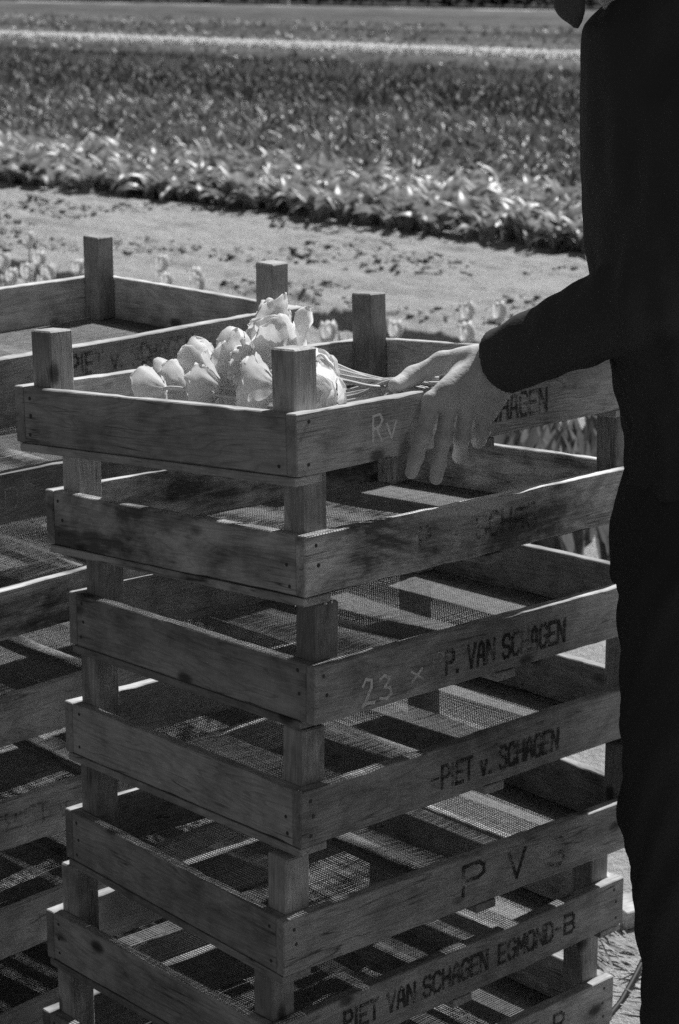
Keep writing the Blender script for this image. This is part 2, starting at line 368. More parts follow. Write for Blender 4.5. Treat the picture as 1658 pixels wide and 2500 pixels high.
# ------------------------------------------------------------------ crates
L_, W_, T_, HB, PH = .7514, .5377, .0176, .080, .1575
FONT = {
 'P': [[(0,0),(0,1),(.75,1),(1,.85),(1,.6),(.75,.48),(.1,.48)]], 'I': [[(.5,0),(.5,1)]],
 'E': [[(1,0),(0,0),(0,1),(1,1)],[(.1,.5),(.8,.5)]], 'T': [[(.5,0),(.5,.93)],[(0,1),(1,1)]],
 'V': [[(0,1),(.5,0),(1,1)]], 'v': [[(0,.62),(.5,0),(1,.62)]],
 'A': [[(0,0),(.22,.85),(.5,1),(.78,.85),(1,0)],[(.2,.38),(.8,.38)]],
 'N': [[(0,0),(0,1)],[(.08,.95),(.92,.05)],[(1,0),(1,1)]],
 'S': [[(1,.82),(.78,1),(.22,1),(0,.82),(0,.64),(.2,.52),(.8,.46),(1,.34),(1,.18),(.78,0),(.22,0),(0,.18)]],
 'C': [[(1,.8),(.75,1),(.25,1),(0,.8),(0,.2),(.25,0),(.75,0),(1,.2)]],
 'H': [[(0,0),(0,1)],[(1,0),(1,1)],[(.1,.5),(.9,.5)]],
 'G': [[(1,.8),(.75,1),(.25,1),(0,.8),(0,.2),(.25,0),(.8,0),(1,.15),(1,.48),(.6,.48)]],
 'M': [[(0,0),(0,1)],[(.06,.95),(.5,.35),(.94,.95)],[(1,1),(1,0)]],
 'O': [[(.5,1),(.2,1),(0,.8),(0,.2),(.2,0),(.8,0),(1,.2),(1,.8),(.8,1),(.5,1)]],
 'D': [[(0,0),(0,1),(.7,1),(1,.78),(1,.22),(.7,0),(.08,0)]],
 'B': [[(0,0),(0,1),(.75,1),(.95,.85),(.95,.62),(.75,.52),(.1,.52)],[(.75,.48),(1,.36),(1,.14),(.75,0),(.08,0)]],
 '.': [[(.35,.02),(.6,.02)]], '-': [[(0,.5),(1,.5)]],
 'R': [[(0,0),(.12,1),(.7,1),(.95,.8),(.7,.55),(.15,.5)],[(.4,.5),(.9,0)]],
 '2': [[(.05,.75),(.3,1),(.75,.9),(.8,.65),(.25,.1),(.05,.0),(.5,.06),(1,.0)]],
 '3': [[(.1,.85),(.45,1),(.85,.85),(.7,.62),(.4,.52),(.85,.42),(1,.2),(.6,.0),(.05,.08)]],
 'x': [[(0,.75),(1,.1)],[(.9,.8),(.1,.05)]],
 'c': [[(.1,.1),(.9,.1)],[(.5,.1),(.45,.9)]],
}
NARROW = {'I': .35, '.': .35, '-': .7, 'v': .9}
def lettering(parent, mat, name, X0, X1, Z0, h, text, sw, slant=.0, jit=0., seed=0, Y=-.0004, adv=1.38):
    r = random.Random(seed); tot = sum((.55 if ch == ' ' else NARROW.get(ch, 1)*1.0)+(adv-1) for ch in text)-(adv-1); cw = (X1-X0)/tot
    x = X0; V = []; F = []; k = 0
    for ch in text:
        wd = NARROW.get(ch, 1)*cw
        if ch == ' ': x += .55*cw+(adv-1)*cw; continue
        for pl in FONT[ch]:
            P = [(x+p[0]*wd*1.0+slant*p[1]*h+r.uniform(-jit, jit), Z0+p[1]*h+r.uniform(-jit, jit)) for p in pl]
            for a, b in zip(P, P[1:]):
                dx, dz = b[0]-a[0], b[1]-a[1]; l = math.hypot(dx, dz) or 1e-6; dx /= l; dz /= l
                s2 = sw*.5*r.uniform(.88, 1.12); e = s2*.75
                for (px, pz) in ((a[0]-dx*e-dz*s2, a[1]-dz*e+dx*s2), (a[0]-dx*e+dz*s2, a[1]-dz*e-dx*s2), (b[0]+dx*e+dz*s2, b[1]+dz*e-dx*s2), (b[0]+dx*e-dz*s2, b[1]+dz*e+dx*s2)):
                    V.append((px, Y - k*.000006, pz))
                F.append((4*k, 4*k+1, 4*k+2, 4*k+3)); k += 1
        x += wd+(adv-1)*cw
    return link(name, np_mesh(name, V, F), mat, parent)
def floor_mesh(seed):
    r = random.Random(seed); p = .005; rad = .00066; V = []; F = []
    ph = [r.uniform(0, 6) for _ in range(4)]
    def sag(x, y):
        e = math.sin(math.pi*min(max(x/L_, 0), 1))*math.sin(math.pi*min(max(y/W_, 0), 1))
        mid = min(1, abs(x/L_-.5)*5)
        return -.007*e*mid + .0022*math.sin(x*21+ph[0])*math.sin(y*17+ph[1])*e + .0012*math.sin(x*47+ph[2]+y*11)*e
    def wire(P, off):
        b = len(V)
        for (x, y) in P:
            z = sag(x, y)+off-.0007
            dx, dy = P[-1][0]-P[0][0], P[-1][1]-P[0][1]
            nx, ny = (0, 1) if abs(dx) > abs(dy) else (1, 0)
            for (a, c) in ((-1, 0), (0, 1), (1, 0), (0, -1)):
                V.append((x+nx*a*rad, y+ny*a*rad, z+c*rad))
        n = len(P)
        for i in range(n-1):
            for k in range(4):
                F.append((b+i*4+k, b+i*4+(k+1) % 4, b+(i+1)*4+(k+1) % 4, b+(i+1)*4+k))
    nx = int((L_-.008)/p); ny = int((W_-.008)/p)
    for i in range(nx+1):
        x = .004+i*p+r.uniform(-.0003, .0003); w = r.uniform(-.0008, .0008); f = r.uniform(0, 6)
        wire([(x+w*math.sin(j*.5+f), .004+(W_-.008)*j/20) for j in range(21)], 0)
    for i in range(ny+1):
        y = .004+i*p+r.uniform(-.0003, .0003); w = r.uniform(-.0008, .0008); f = r.uniform(0, 6)
        wire([(.004+(L_-.008)*j/28, y+w*math.sin(j*.5+f)) for j in range(29)], .0008)
    return np_mesh('crate_wire_mesh', V, F, True)
FLOORS = [floor_mesh(i) for i in range(3)]
for fm in FLOORS: fm.materials.append(WIRE)
def bm_obj(name, bm, mats, parent, nails=None):
    me = bpy.data.meshes.new(name)
    if nails:
        for (p, nrm) in nails:
            q = Vector(nrm).to_track_quat('Z', 'Y').to_matrix().to_4x4(); q.translation = Vector(p)
            g = bmesh.ops.create_cone(bm, cap_ends=True, segments=8, radius1=.0032*random.Random(hash(tuple(round(c,4) for c in p))).uniform(.45,1.2), radius2=.0026, depth=.0008, matrix=q)
            for f in {f for v in g['verts'] for f in v.link_faces}: f.material_index = 1
    bm.to_mesh(me); bm.free()
    return link(name, me, mats, parent)
def wear(bm, ax, outer, r, n=30):
    '''long boards: chipped, slightly bowed edges; the face that carries lettering stays flat'''
    es = [e for e in bm.edges if abs((e.verts[0].co-e.verts[1].co)[ax]) > .1]
    bmesh.ops.subdivide_edges(bm, edges=es, cuts=n, use_grid_fill=True)
    zs = [v.co.z for v in bm.verts]; zl, zh = min(zs), max(zs); f1, f2, a1 = r.uniform(0, 6), r.uniform(0, 6), r.uniform(-.0010, .0010)
    oth = 1-ax; os_ = [v.co[oth] for v in bm.verts]; ol, oh = min(os_), max(os_)
    for v in bm.verts:
        t = v.co[ax]*13; e = (1 if v.co.z > (zl+zh)/2 else -1)
        k = math.floor(v.co[ax]*220); rn = random.Random(k*7+int(e)*3+int(v.co[oth] > (ol+oh)/2)+int(f1*1000))
        chip = rn.random(); d = .0004*rn.uniform(-1, 1) - (.0016*rn.random() if chip > .86 else 0)
        v.co.z += a1*math.sin(t+f1) + e*d
    return bm
def make_crate(name, pose, label, group, seed, laths=(.004, .006), WOOD=WOOD):
    r = random.Random(seed)
    pos, (yaw, tx, ty) = pose
    Rm = (Matrix.Rotation(R(tx), 3, 'X') @ Matrix.Rotation(R(ty), 3, 'Y') @ Matrix.Rotation(R(yaw), 3, 'Z')).to_4x4()
    Rm.translation = Vector(pos)
    root = empty(name, Rm); tag(root, label, 'crate', group)
    j = .0007
    out = {}
    for k, y in enumerate((0, W_-T_)):
        ny = -1 if k == 0 else 1; yy = -.0001 if k == 0 else W_+.0001
        nails = [((.019+r.uniform(-.004, .006) + (L_-.042)*e, yy, .014+.026*i+r.uniform(-.003, .003)), (0, ny, 0)) for e in (0, 1) for i in range(3)]
        nails = [q for q in nails if r.random() > .15]
        b = wear(bevel_box((0, y, 0), (L_, y+T_, HB), .0015), 0, ny, r)
        out['long%d' % k] = bm_obj('side_board', b, [WOOD[0], NAIL], root, nails)
    for k, x in enumerate((.0012, L_-T_-.0012)):
        nx = -1 if k == 0 else 1; xx = x-.0001 if k == 0 else x+T_+.0001
        nails = [((xx, T_+.014+r.uniform(-.004, .006)+(W_-2*T_-.030)*e, .014+.026*i+r.uniform(-.003, .003)), (nx, 0, 0)) for e in (0, 1) for i in range(3)]
        nails = [q for q in nails if r.random() > .2]
        b = wear(bevel_box((x, T_+.0004, 0), (x+T_, W_-T_-.0004, HB-.0008), .0015), 1, nx, r, 22)
        bm_obj('end_board', b, [WOOD[1], NAIL], root, nails)
        lx0 = .0006 if k == 0 else L_-.0506
        b = bevel_box((lx0, laths[0], -.0128), (lx0+.05, W_-laths[1], -.0018), .0012)
        bm_obj('floor_lath', b, WOOD[1], root)
    b = bevel_box((.36, .001, -.0150), (.40, W_-.001, -.0018), .0012); bm_obj('centre_lath', b, WOOD[1], root)
    for px in (T_+.0005+.0012, L_-T_-.0415-.0012):
        for py in (T_+.0005, W_-T_-.0415):
            b = bevel_box((px, py, .0008), (px+.041, py+.041, PH), .0022, .0004, r)
            bm_obj('corner_post', b, WOOD[2], root)
    f = bpy.data.objects.new('wire_mesh', FLOORS[seed % 3]); COL.objects.link(f); f.parent = root
    if seed % 2: f.matrix_local = Matrix.Translation((L_, W_, 0)) @ Matrix.Rotation(math.pi, 4, 'Z')
    return root, out
GA, GB = 'crates in the front stack', 'crates in the stack behind on the left'
POSE = {
'A1': ((-0.0530,2.4536,1.0873),(49.05,-4.22,-1.21)), 'A2': ((-0.0439,2.4857,0.9190),(45.91,-4.10,-0.67)),
'A3': ((-0.0330,2.4952,0.7406),(43.87,-2.69,0.39)), 'A4': ((-0.0518,2.4902,0.5666),(42.88,-2.19,0.18)),
'A5': ((-0.0753,2.4707,0.3891),(40.23,-1.43,-0.03)), 'A6': ((-0.0945,2.4897,0.2191),(42.64,-1.52,-0.14)),
'A7': ((-0.1072,2.4851,0.0480),(42.50,-1.41,-0.10)),
'B1': ((-0.5747,2.9539,1.0500),(47.07,0.67,0.36)), 'B2': ((-0.5845,2.9245,0.8776),(45.23,0.79,0.42)),
'B3': ((-0.5589,2.9052,0.7058),(45.95,0.84,0.44)), 'B4': ((-0.5661,2.8929,0.5355),(45.07,0.79,0.43)),
'B5': ((-0.5879,2.8709,0.3649),(42.59,0.79,0.49)), 'B6': ((-0.5708,2.8535,0.1943),(46.63,0.77,0.42)),
'B7': ((-0.5673,2.8336,0.0241),(48.05,0.74,0.39)),
}
LAB = {
'A1': 'wooden crate holding cut white tulips, topmost of the front stack',
'A2': 'wooden crate with worn blotchy boards, directly under the crate of tulips',
'A3': 'wooden crate chalked 23 and stencilled P. VAN SCHAGEN, in the front stack',
'A4': 'wooden crate stencilled PIET v. SCHAGEN, fourth from top of the front stack',
'A5': 'wooden crate with three large letters P V S, in the front stack',
'A6': 'wooden crate stencilled PIET VAN SCHAGEN EGMOND-B, low in the front stack',
'A7': 'wooden crate cut by the lower picture edge, lowest of the front stack',
'B1': 'empty wooden crate stencilled PIET v. SCHAGEN, topmost of the left rear stack',
'B2': 'wooden crate with faint chalk letters, second from the top of the left rear stack',
'B3': 'wooden crate third from the top of the left rear stack, plain grainy side board',
'B4': 'wooden crate fourth from the top of the left rear stack, plain side board',
'B5': 'wooden crate with dark stencil PIET, fifth from the top of the left rear stack',
'B6': 'wooden crate with brightly lit top edge, second from the bottom of the left rear stack',
'B7': 'wooden crate lowest of the left rear stack, at the bottom left corner',
}
CR = {}
for i, k in enumerate(POSE):
    CR[k] = make_crate('wooden_crate', POSE[k], LAB[k], GA if k[0] == 'A' else GB, 10+i, (.03, .006) if k == 'A3' else (.004, .006), STAINED if k in ('A2', 'B3') else WOOD)
CR['A1'][0].scale = (1.032, 1, 1)          # the top crate is a little longer than the rest
CM = .01
def ink(k, X0, X1, Z0, h, t, sw=.58, mat=INK, **kw):
    return lettering(CR[k][1]['long0'], mat, kw.pop('name', 'stencil_lettering'), X0*CM, X1*CM, Z0*CM, h*CM, t, sw*CM, **kw)
ink('A1', 36.6, 52.0, 2.1, 3.2, 'SCHAGEN', seed=1)
ink('A1', 14.2, 18.9, 2.6, 3.4, 'Rv', .38, CHALK, jit=.0010, name='chalk_writing', seed=2)
ink('A2', 22, 47, 2.6, 3.2, 'P. v. SCHAG', .6, INK_FADED, seed=3)
ink('A3', 25.1, 50.6, 1.9, 3.3, 'P. VAN SCHAGEN', seed=4)
ink('A3', 8.6, 14.2, .9, 3.5, '23', .46, CHALK, jit=.0010, name='chalk_writing', seed=5)
ink('A3', 18.0, 20.4, 2.2, 2.0, 'x', .40, CHALK, jit=.0010, name='chalk_writing', seed=6)
ink('A3', 22.4, 24.4, 3.0, 2.4, 'P', .26, CHALK_FADED, jit=.0010, name='chalk_writing', seed=7)
ink('A4', 24.6, 26.0, 2.0, 3.2, '-', .42, seed=8)
ink('A4', 26.8, 51.6, 1.9, 3.25, 'PIET v. SCHAGEN', seed=9)
ink('A5', 33.2, 37.3, 2.2, 4.4, 'P', .62, INK, seed=10); ink('A5', 42.4, 45.8, 2.0, 4.2, 'V', .62, seed=11)
ink('A5', 50.9, 54.1, 1.6, 4.2, 'S', .62, INK_FADED, seed=12)
ink('A6', 13.7, 43.1, 2.7, 3.0, 'PIET VAN SCHAGEN', seed=13)
ink('A6', 45.7, 57.9, 2.6, 3.0, 'EGMOND', seed=14); ink('A6', 58.6, 59.8, 2.6, 3.0, '-', .4, seed=15); ink('A6', 60.8, 63.0, 2.6, 3.0, 'B', seed=16)
ink('A7', 60.6, 62.9, 2.4, 3.4, 'P', seed=17)
ink('B1', 22.6, 48.6, 3.4, 3.1, 'PIET v. SCHAGEN', .62, INK_FADED, seed=18)
ink('B2', 7.0, 15.8, 2.2, 3.4, '3DC', .28, CHALK_FADED, jit=.001, name='chalk_writing', seed=19)
ink('B5', 9.0, 40, 2.9, 3.2, 'PIET v. SCHAGEN', .55, INK_FADED, seed=20)

# ------------------------------------------------------------------ tulips
def petal(ax, len_, rad, phi, hw, openf, r, nu=7, nv=6, curl=0.):
    V = []; F = []
    A = Vector(ax).normalized(); X = A.orthogonal().normalized(); Y = A.cross(X)
    w1, w2 = r.uniform(0, 6), r.uniform(.6, 1.3)
    for i in range(nu+1):
        s = i/nu
        cup = math.sin(math.pi*(.06+.66*s))**.85
        rr = rad*(cup + openf*1.0*s*s)
        shape = (.35+.65*math.sin(math.pi*min(.5, s*.8)))*(1 if s < .7 else math.sqrt(max(0., 1-((s-.7)/.302)**2)))
        half = hw*shape/(1+openf*.7*s)
        h = len_*(s - openf*.38*s*s) - curl*len_*max(0, s-.7)**1.3
        for j in range(nv+1):
            w = -1+2*j/nv
            an = phi + w*half
            q = rr - rad*(.10+.10*openf)*w*w*s + .035*rad*math.sin(w*5*w2+w1+s*3)*s - .05*rad*math.exp(-(w/.14)**2)*(1-s*.5)
            p = A*(h - .05*len_*w*w*s + .02*len_*math.sin(w*6+w1)*s*s) + (X*math.cos(an)+Y*math.sin(an))*q
            V.append(tuple(p))
    for i in range(nu):
        for j in range(nv):
            a = i*(nv+1)+j; F.append((a, a+1, a+nv+2, a+nv+1))
    return np.array(V), np.array(F)
def bloom_acc(c, ax, size, r, openf=.3, n=6, res=(7, 6)):
    A = Acc(); c = Vector(c); ax = Vector(ax).normalized(); base = c-ax*size*.5
    for k in range(n):
        if n < 8:
            of, rd, ph, hw = openf+r.uniform(-.03, .06), .36-.03*(k % 2), k*2*math.pi/n, 1.05
            ln = size*r.uniform(.95, 1.05)
        else:                                            # double flower: three whorls, the outer ones fallen open
            whorl = k*3//n; of = (openf*1.45, openf*.85, openf*.3)[whorl]+r.uniform(-.12, .18)
            rd = (.46, .39, .28)[whorl]*r.uniform(.9, 1.1); ph = k*6*math.pi/n+whorl*.6+r.uniform(-.3, .3); hw = r.uniform(.90, 1.15)
            ln = size*(.86, .95, .92)[whorl]*r.uniform(.85, 1.1)
        v, f = petal(ax, ln, size*rd, ph, hw, max(0, of), r, *res, curl=r.uniform(.1, .7)*openf)
        if n >= 8:                                       # crumple
            c0 = v.mean(0); v = v + .010*size*np.stack([np.sin(v[:, 1]*260+k)+np.sin(v[:, 2]*410+2*k), np.sin(v[:, 2]*230+k)+np.sin(v[:, 0]*390+k), np.sin(v[:, 0]*250+2*k)+np.sin(v[:, 1]*430)], 1)
        A.add(v+np.array(base), f)
    return A, base
MA1 = CR['A1'][0].matrix_world.copy() if False else None
def crate_world(k, p):
    pos, (yaw, tx, ty) = POSE[k]
    M = Matrix.Rotation(R(tx), 3, 'X') @ Matrix.Rotation(R(ty), 3, 'Y') @ Matrix.Rotation(R(yaw), 3, 'Z')
    return M @ (Vector((p[0]*(1.032 if k == 'A1' else 1), p[1], p[2]))*CM) + Vector(pos)
heads = [((18,42,7.2),.062,.35,'leftmost white tulip bloom of the bunch in the top crate'),
 ((13,30,8.0),.062,.55,'wide open white tulip bloom low at the front left of the bunch'),
 ((24,42,9.0),.058,.45,'white tulip with a pointed petal at the back left of the bunch'),
 ((20,33,9.9),.066,.6,'white tulip with large folded petals in the middle of the bunch'),
 ((26,36,11.6),.055,.3,'small white tulip in front of the crate stencil, behind the others'),
 ((24,28,16.2),.064,.5,'topmost white tulip bloom of the bunch'),
 ((21,23,14.0),.074,.6,'big white tulip just below the topmost bloom, beside the front post'),
 ((14,21,8.4),.066,.4,'white tulip low behind the left side of the front post'),
 ((14,9,10.6),.058,.3,'white tulip just right of the front post, upper one'),
 ((10,5.2,8.4),.060,.3,'white tulip just right of the front post, lower one'),
 ((28,30,13.4),.056,.4,'white tulip between the topmost bloom and the small one behind it'),
 ((17,26,11.4),.056,.5,'white tulip above the middle blooms, left of the front post'),
 ((9,36,7.4),.052,.5,'small white tulip pressed against the left board of the crate'),
 ((17,27,4.5),.060,.4,'white tulip at the bottom of the bunch under the middle blooms'),
 ((22,18,6.5),.060,.4,'white tulip deep in the bunch behind the front post'),
 ((27,27,9.0),.060,.4,'white tulip deep in the bunch under the topmost bloom'),
 ((25,36,4.8),.060,.4,'white tulip on the mesh at the back of the bunch')]
rr = random.Random(5)
for i, (p, sz, op, lab) in enumerate(heads):
    root = empty('cut_tulip'); tag(root, lab, 'tulip', 'cut tulips in the top crate')
    c = crate_world('A1', p)
    g1 = crate_world('A1', (26+rr.uniform(-1.5, 1.5), 6.5+rr.uniform(-1.6, 1.8), 8.5+rr.uniform(-.8, .6)))
    g2 = crate_world('A1', (31+rr.uniform(-2, 3), 4.6+rr.uniform(-1.2, 1.6), 7.6+rr.uniform(-.8, .6)))
    ax = (c-g1).normalized()
    ax = (ax + Vector((rr.uniform(-.35, .2), rr.uniform(-.3, .3), rr.uniform(-.25, .45)))).normalized()
    A, base = bloom_acc(c, ax, sz*1.04, rr, op*.8+.2, 14, (12, 10))
    link('bloom', A.mesh('bloom', True), PETAL, root)
    m1 = base - ax*.022
    tdir = (g1-m1).normalized(); g2 = g1 + (tdir*.6+(g2-g1).normalized()*.4)*rr.uniform(.05, .085)
    sagv = Vector((0, 0, -.004 if p[2] > 9 else -.016))
    P = [base+ax*.004, m1, m1*.66+g1*.34+sagv, m1*.33+g1*.67+sagv, g1, g2]
    Q = []
    for a in range(len(P)-1):
        p0 = P[max(a-1, 0)]; p1 = P[a]; p2 = P[a+1]; p3 = P[min(a+2, len(P)-1)]
        for t in (0, .25, .5, .75):
            Q.append(.5*((2*p1)+(p2-p0)*t+(2*p0-5*p1+4*p2-p3)*t*t+(3*p1-p0-3*p2+p3)*t*t*t))
    Q.append(P[-1]); A = Acc(); A.add(*tube(Q, .0028, 8)); link('stem', A.mesh('stem', True), STEM, root)
# standing tulips in the bed
bed = [(-1.49,9.70),(-1.34,9.02),(-1.49,8.95),(-1.34,8.65),(-1.24,8.59),(-1.14,8.78),(-0.78,8.85),(-0.72,8.37),(-0.61,8.52),(-0.58,8.23),(0.20,7.19),(0.48,7.57),(0.45,7.10),(0.60,7.57),(-0.04,7.14),(-1.22,8.31),(-1.38,8.49),(.27,7.0),(.36,6.9),(-.9,8.3)]
where = ['tallest tulip left of the rear crate post, standing clear above the furrow', 'large pale tulip left of the rear crate post, nearest to that post but one', 'tulip cut by the left picture edge, upper one',
 'short tulip in the cluster at the far left, above the crate rim', 'short tulip in the left cluster with its bloom against the soil', 'pale tulip touching the left side of the rear crate post',
 'tall open tulip between the two rear crate posts', 'low pale tulip directly below the tall one between the two rear posts', 'slim tulip between the two rear posts, right of the tall one', 'low tulip just above the crate rim left of the right rear post',
 'tulip directly beside the right edge of the middle post', 'tulip behind the wrist, left of two upper ones', 'large bright tulip close behind the wrist', 'tulip above the sleeve, rightmost of all', 'slim tulip between the bunch of cut tulips and the middle post', 'low small tulip in the left cluster, right side', 'low small tulip in the left cluster, left side',
 'short tulip above the rim of the top crate right of the middle post', 'small low tulip between middle post and wrist', 'small tulip hidden low behind the rear crate rim']
for i, (x, y) in enumerate(bed):
    r = random.Random(50+i); h = .45 if i not in (17, 18, 19) else .36
    u = x*RU[0]+y*RU[1]; v = x*RV[0]+y*RV[1]; z0 = float(gheight(np.array([u]), np.array([v]))[0])
    root = empty('tulip', Matrix.Translation((x, y, z0))); tag(root, where[i], 'tulip', 'tulips standing in the bed behind the crates')
    sz = r.uniform(.080, .094); A, base = bloom_acc((0, 0, h-z0), (r.uniform(-.12, .12), r.uniform(-.12, .12), 1), sz, r, r.uniform(.0, .10), 6, (9, 8))
    link('bloom', A.mesh('bloom', True), PETAL_MID if i % 4 == 1 else PETAL, root)
    A = Acc(); b = base; A.add(*tube([(0, 0, -.02), (b.x*.4+r.uniform(-.01, .01), b.y*.4, .16), (b.x*.9, b.y*.9, .3), b+Vector((0, 0, .004))], [.0045, .004, .0036, .0034], 8))
    link('stem', A.mesh('stem', True), STEM_DARK, root)
    for k in range(2):
        V, F = leaf_strips(np.array([[0, 0, .01]]), np.array([r.uniform(0, 6.28)]), np.array([r.uniform(.22, .32)]), np.array([.022]), np.array([r.uniform(.05, .25)]), np.array([r.uniform(.1, .8)]), 6, .35)
        link('leaf', np_mesh('leaf', V, F, True), LEAF, root)

# ------------------------------------------------------------------ signed-distance modelling for the person
def surface_nets(ax, ay, az, D):
    nx, ny, nz = D.shape; ins = D < 0
    c = [(i, j, k) for i in (0, 1) for j in (0, 1) for k in (0, 1)]
    def cut(A, i, j, k): return A[i:nx-1+i, j:ny-1+j, k:nz-1+k]
    cnt = sum(cut(ins, *q).astype(np.int8) for q in c)
    act = (cnt > 0) & (cnt < 8); idx = -np.ones(act.shape, np.int64); I, J, K = np.nonzero(act); idx[I, J, K] = np.arange(len(I))
    P = np.zeros((len(I), 3)); w = np.zeros(len(I)); G = (ax, ay, az)
    for q in c:
        for a in range(3):
            if q[a]: continue
            q2 = list(q); q2[a] = 1
            d0 = D[I+q[0], J+q[1], K+q[2]]; d1 = D[I+q2[0], J+q2[1], K+q2[2]]
            s = (d0 < 0) != (d1 < 0); t = np.where(s, d0/np.where(s, d0-d1, 1), 0)
            pt = [ax[I+q[0]], ay[J+q[1]], az[K+q[2]]]; pe = [ax[I+q2[0]], ay[J+q2[1]], az[K+q2[2]]]
            for b in range(3): P[:, b] += np.where(s, pt[b]+(pe[b]-pt[b])*t, 0)
            w += s
    P /= w[:, None]; F = []
    for a in range(3):
        sh = [nx, ny, nz]; lo = [1, 1, 1]; lo[a] = 0
        sl0 = tuple(slice(lo[b], sh[b]-1) for b in range(3)); sl1 = list(sl0); sl1[a] = slice(1, sh[a])
        x0 = ins[sl0]; x1 = ins[tuple(sl1)]; i, j, k = np.nonzero(x0 != x1); flip = x0[i, j, k]
        q = [i+lo[0], j+lo[1], k+lo[2]]; b, c2 = (a+1) % 3, (a+2) % 3
        def at(db, dc):
            p = [q[0].copy(), q[1].copy(), q[2].copy()]; p[b] = p[b]-db; p[c2] = p[c2]-dc; return idx[p[0], p[1], p[2]]
        f = np.stack([at(0, 0), at(1, 0), at(1, 1), at(0, 1)], 1); f[~flip] = f[~flip][:, ::-1]; F.append(f)
    F = np.concatenate(F); F = F[(F >= 0).all(1)]
    return P, F
def smin(a, b, k):
    h = np.clip(.5+.5*(b-a)/k, 0, 1); return b*(1-h)+a*h-k*h*(1-h)
class SDF:
    def __init__(s, ax, ay, az):
        s.a = [np.asarray(q, np.float32) for q in (ax, ay, az)]; s.D = np.full([len(q) for q in s.a], 9., np.float32)
    def _sub(s, lo, hi, pad):
        sl = []
        for q, l, h in zip(s.a, lo, hi):
            i0 = max(0, np.searchsorted(q, l-pad)-1); i1 = min(len(q), np.searchsorted(q, h+pad)+1); sl.append(slice(i0, max(i1, i0+1)))
        return tuple(sl), np.meshgrid(*[q[t] for q, t in zip(s.a, sl)], indexing='ij')
    def put(s, sl, d, k): s.D[sl] = smin(s.D[sl], d.astype(np.float32), k)
    def cap(s, p, q, r1, r2, k=.006, flat=None):
        p = np.array(p, float); q = np.array(q, float); pad = max(r1, r2)+3*k+.01
        sl, (X, Y, Z) = s._sub(np.minimum(p, q), np.maximum(p, q), pad); d = q-p; L2 = d@d or 1e-9
        t = np.clip(((X-p[0])*d[0]+(Y-p[1])*d[1]+(Z-p[2])*d[2])/L2, 0, 1)
        ex, ey, ez = X-p[0]-t*d[0], Y-p[1]-t*d[1], Z-p[2]-t*d[2]
        dist = np.sqrt(ex**2+ey**2+ez**2)
        if flat is not None:
            n, f = flat; n = np.array(n)/np.linalg.norm(n); dn = ex*n[0]+ey*n[1]+ez*n[2]; dist = np.sqrt(np.maximum(dist**2-dn**2, 0)+(dn*f)**2)
        s.put(sl, dist-(r1+(r2-r1)*t), k)
    def chain(s, P, r, k=.006, **kw):
        for a in range(len(P)-1): s.cap(P[a], P[a+1], r[a], r[a+1], k, **kw)
    def ell(s, c, r, k=.01):
        sl, (X, Y, Z) = s._sub(np.array(c)-r, np.array(c)+r, .03+3*k)
        q = np.sqrt(((X-c[0])/r[0])**2+((Y-c[1])/r[1])**2+((Z-c[2])/r[2])**2); s.put(sl, (q-1)*min(r), k)
    def column(s, tab, k=.01):
        """tab rows: z, x centre, y centre, rx, ry"""
        T = np.array(tab, float); T = T[T[:, 0].argsort()]
        sl, (X, Y, Z) = s._sub((T[:, 1]-T[:, 3]).min()*np.ones(3)*0+np.array([(T[:, 1]-T[:, 3]).min(), (T[:, 2]-T[:, 4]).min(), T[0, 0]]), np.array([(T[:, 1]+T[:, 3]).max(), (T[:, 2]+T[:, 4]).max(), T[-1, 0]]), .06)
        z = s.a[2][sl[2]]; g = [np.interp(z, T[:, 0], T[:, i])[None, None, :] for i in range(1, 5)]
        q = np.sqrt(((X-g[0])/g[2])**2+((Y-g[1])/g[3])**2); d = (q-1)*np.minimum(g[2], g[3])
        d = np.maximum(d, np.maximum(T[0, 0]-Z, Z-T[-1, 0])); s.put(sl, d, k)
    def mesh(s, name, wr=None, calm=None):
        P, F = surface_nets(*s.a, s.D)
        if wr: 
            A = sum(a_*np.sin(P@np.array(k_)+f_) for a_, k_, f_ in wr)
            me = np_mesh(name, P, F, True); N = np.zeros(len(P)*3, np.float32); me.vertices.foreach_get('normal', N); N = N.reshape(-1, 3)
            if calm: A = A*np.clip(.25+(P[:, 0]-calm)/.12, .25, 1)
            P = P + N*A[:, None]; bpy.data.meshes.remove(me)
        return np_mesh(name, P, F, True)

wrist = np.array((.2130, 2.660, 1.194)); elbow = np.array((.396, 2.505, 1.312)); shoulder = np.array((.475, 2.455, 1.500))
person = empty('person', Matrix.Translation((.47, 2.61, 0))); tag(person, 'person in dark clothes standing at the right, left hand gripping the top crate', 'person')
off = np.array((.47, 2.61, 0.))
def finish(me): me.transform(Matrix.Translation(tuple(-off))); return me
# body: one continuous surface, finely sampled round the hand
gx = np.concatenate([np.arange(.03, .245, .0019), np.arange(.245, .80, .012)])
gy = np.concatenate([np.arange(2.34, 2.56, .012), np.arange(2.56, 2.78, .0019), np.arange(2.78, 2.95, .012)])
gz = np.concatenate([np.arange(.02, 1.0, .014), np.arange(1.0, 1.24, .0019), np.arange(1.24, 1.98, .010)])
B = SDF(gx, gy, gz)
IDX = [(.121,2.616,1.151),(.1100,2.600,1.109),(.1005,2.600,1.079),(.095,2.603,1.057)]
MID = [(.1455,2.628,1.147),(.1375,2.620,1.099),(.1315,2.626,1.064),(.1290,2.631,1.042)]
RNG = [(.1700,2.646,1.137),(.1630,2.641,1.094),(.1620,2.652,1.068),(.1760,2.662,1.059)]
LIT = [(.1945,2.668,1.126),(.1915,2.664,1.098),(.1885,2.680,1.082),(.1920,2.696,1.082)]
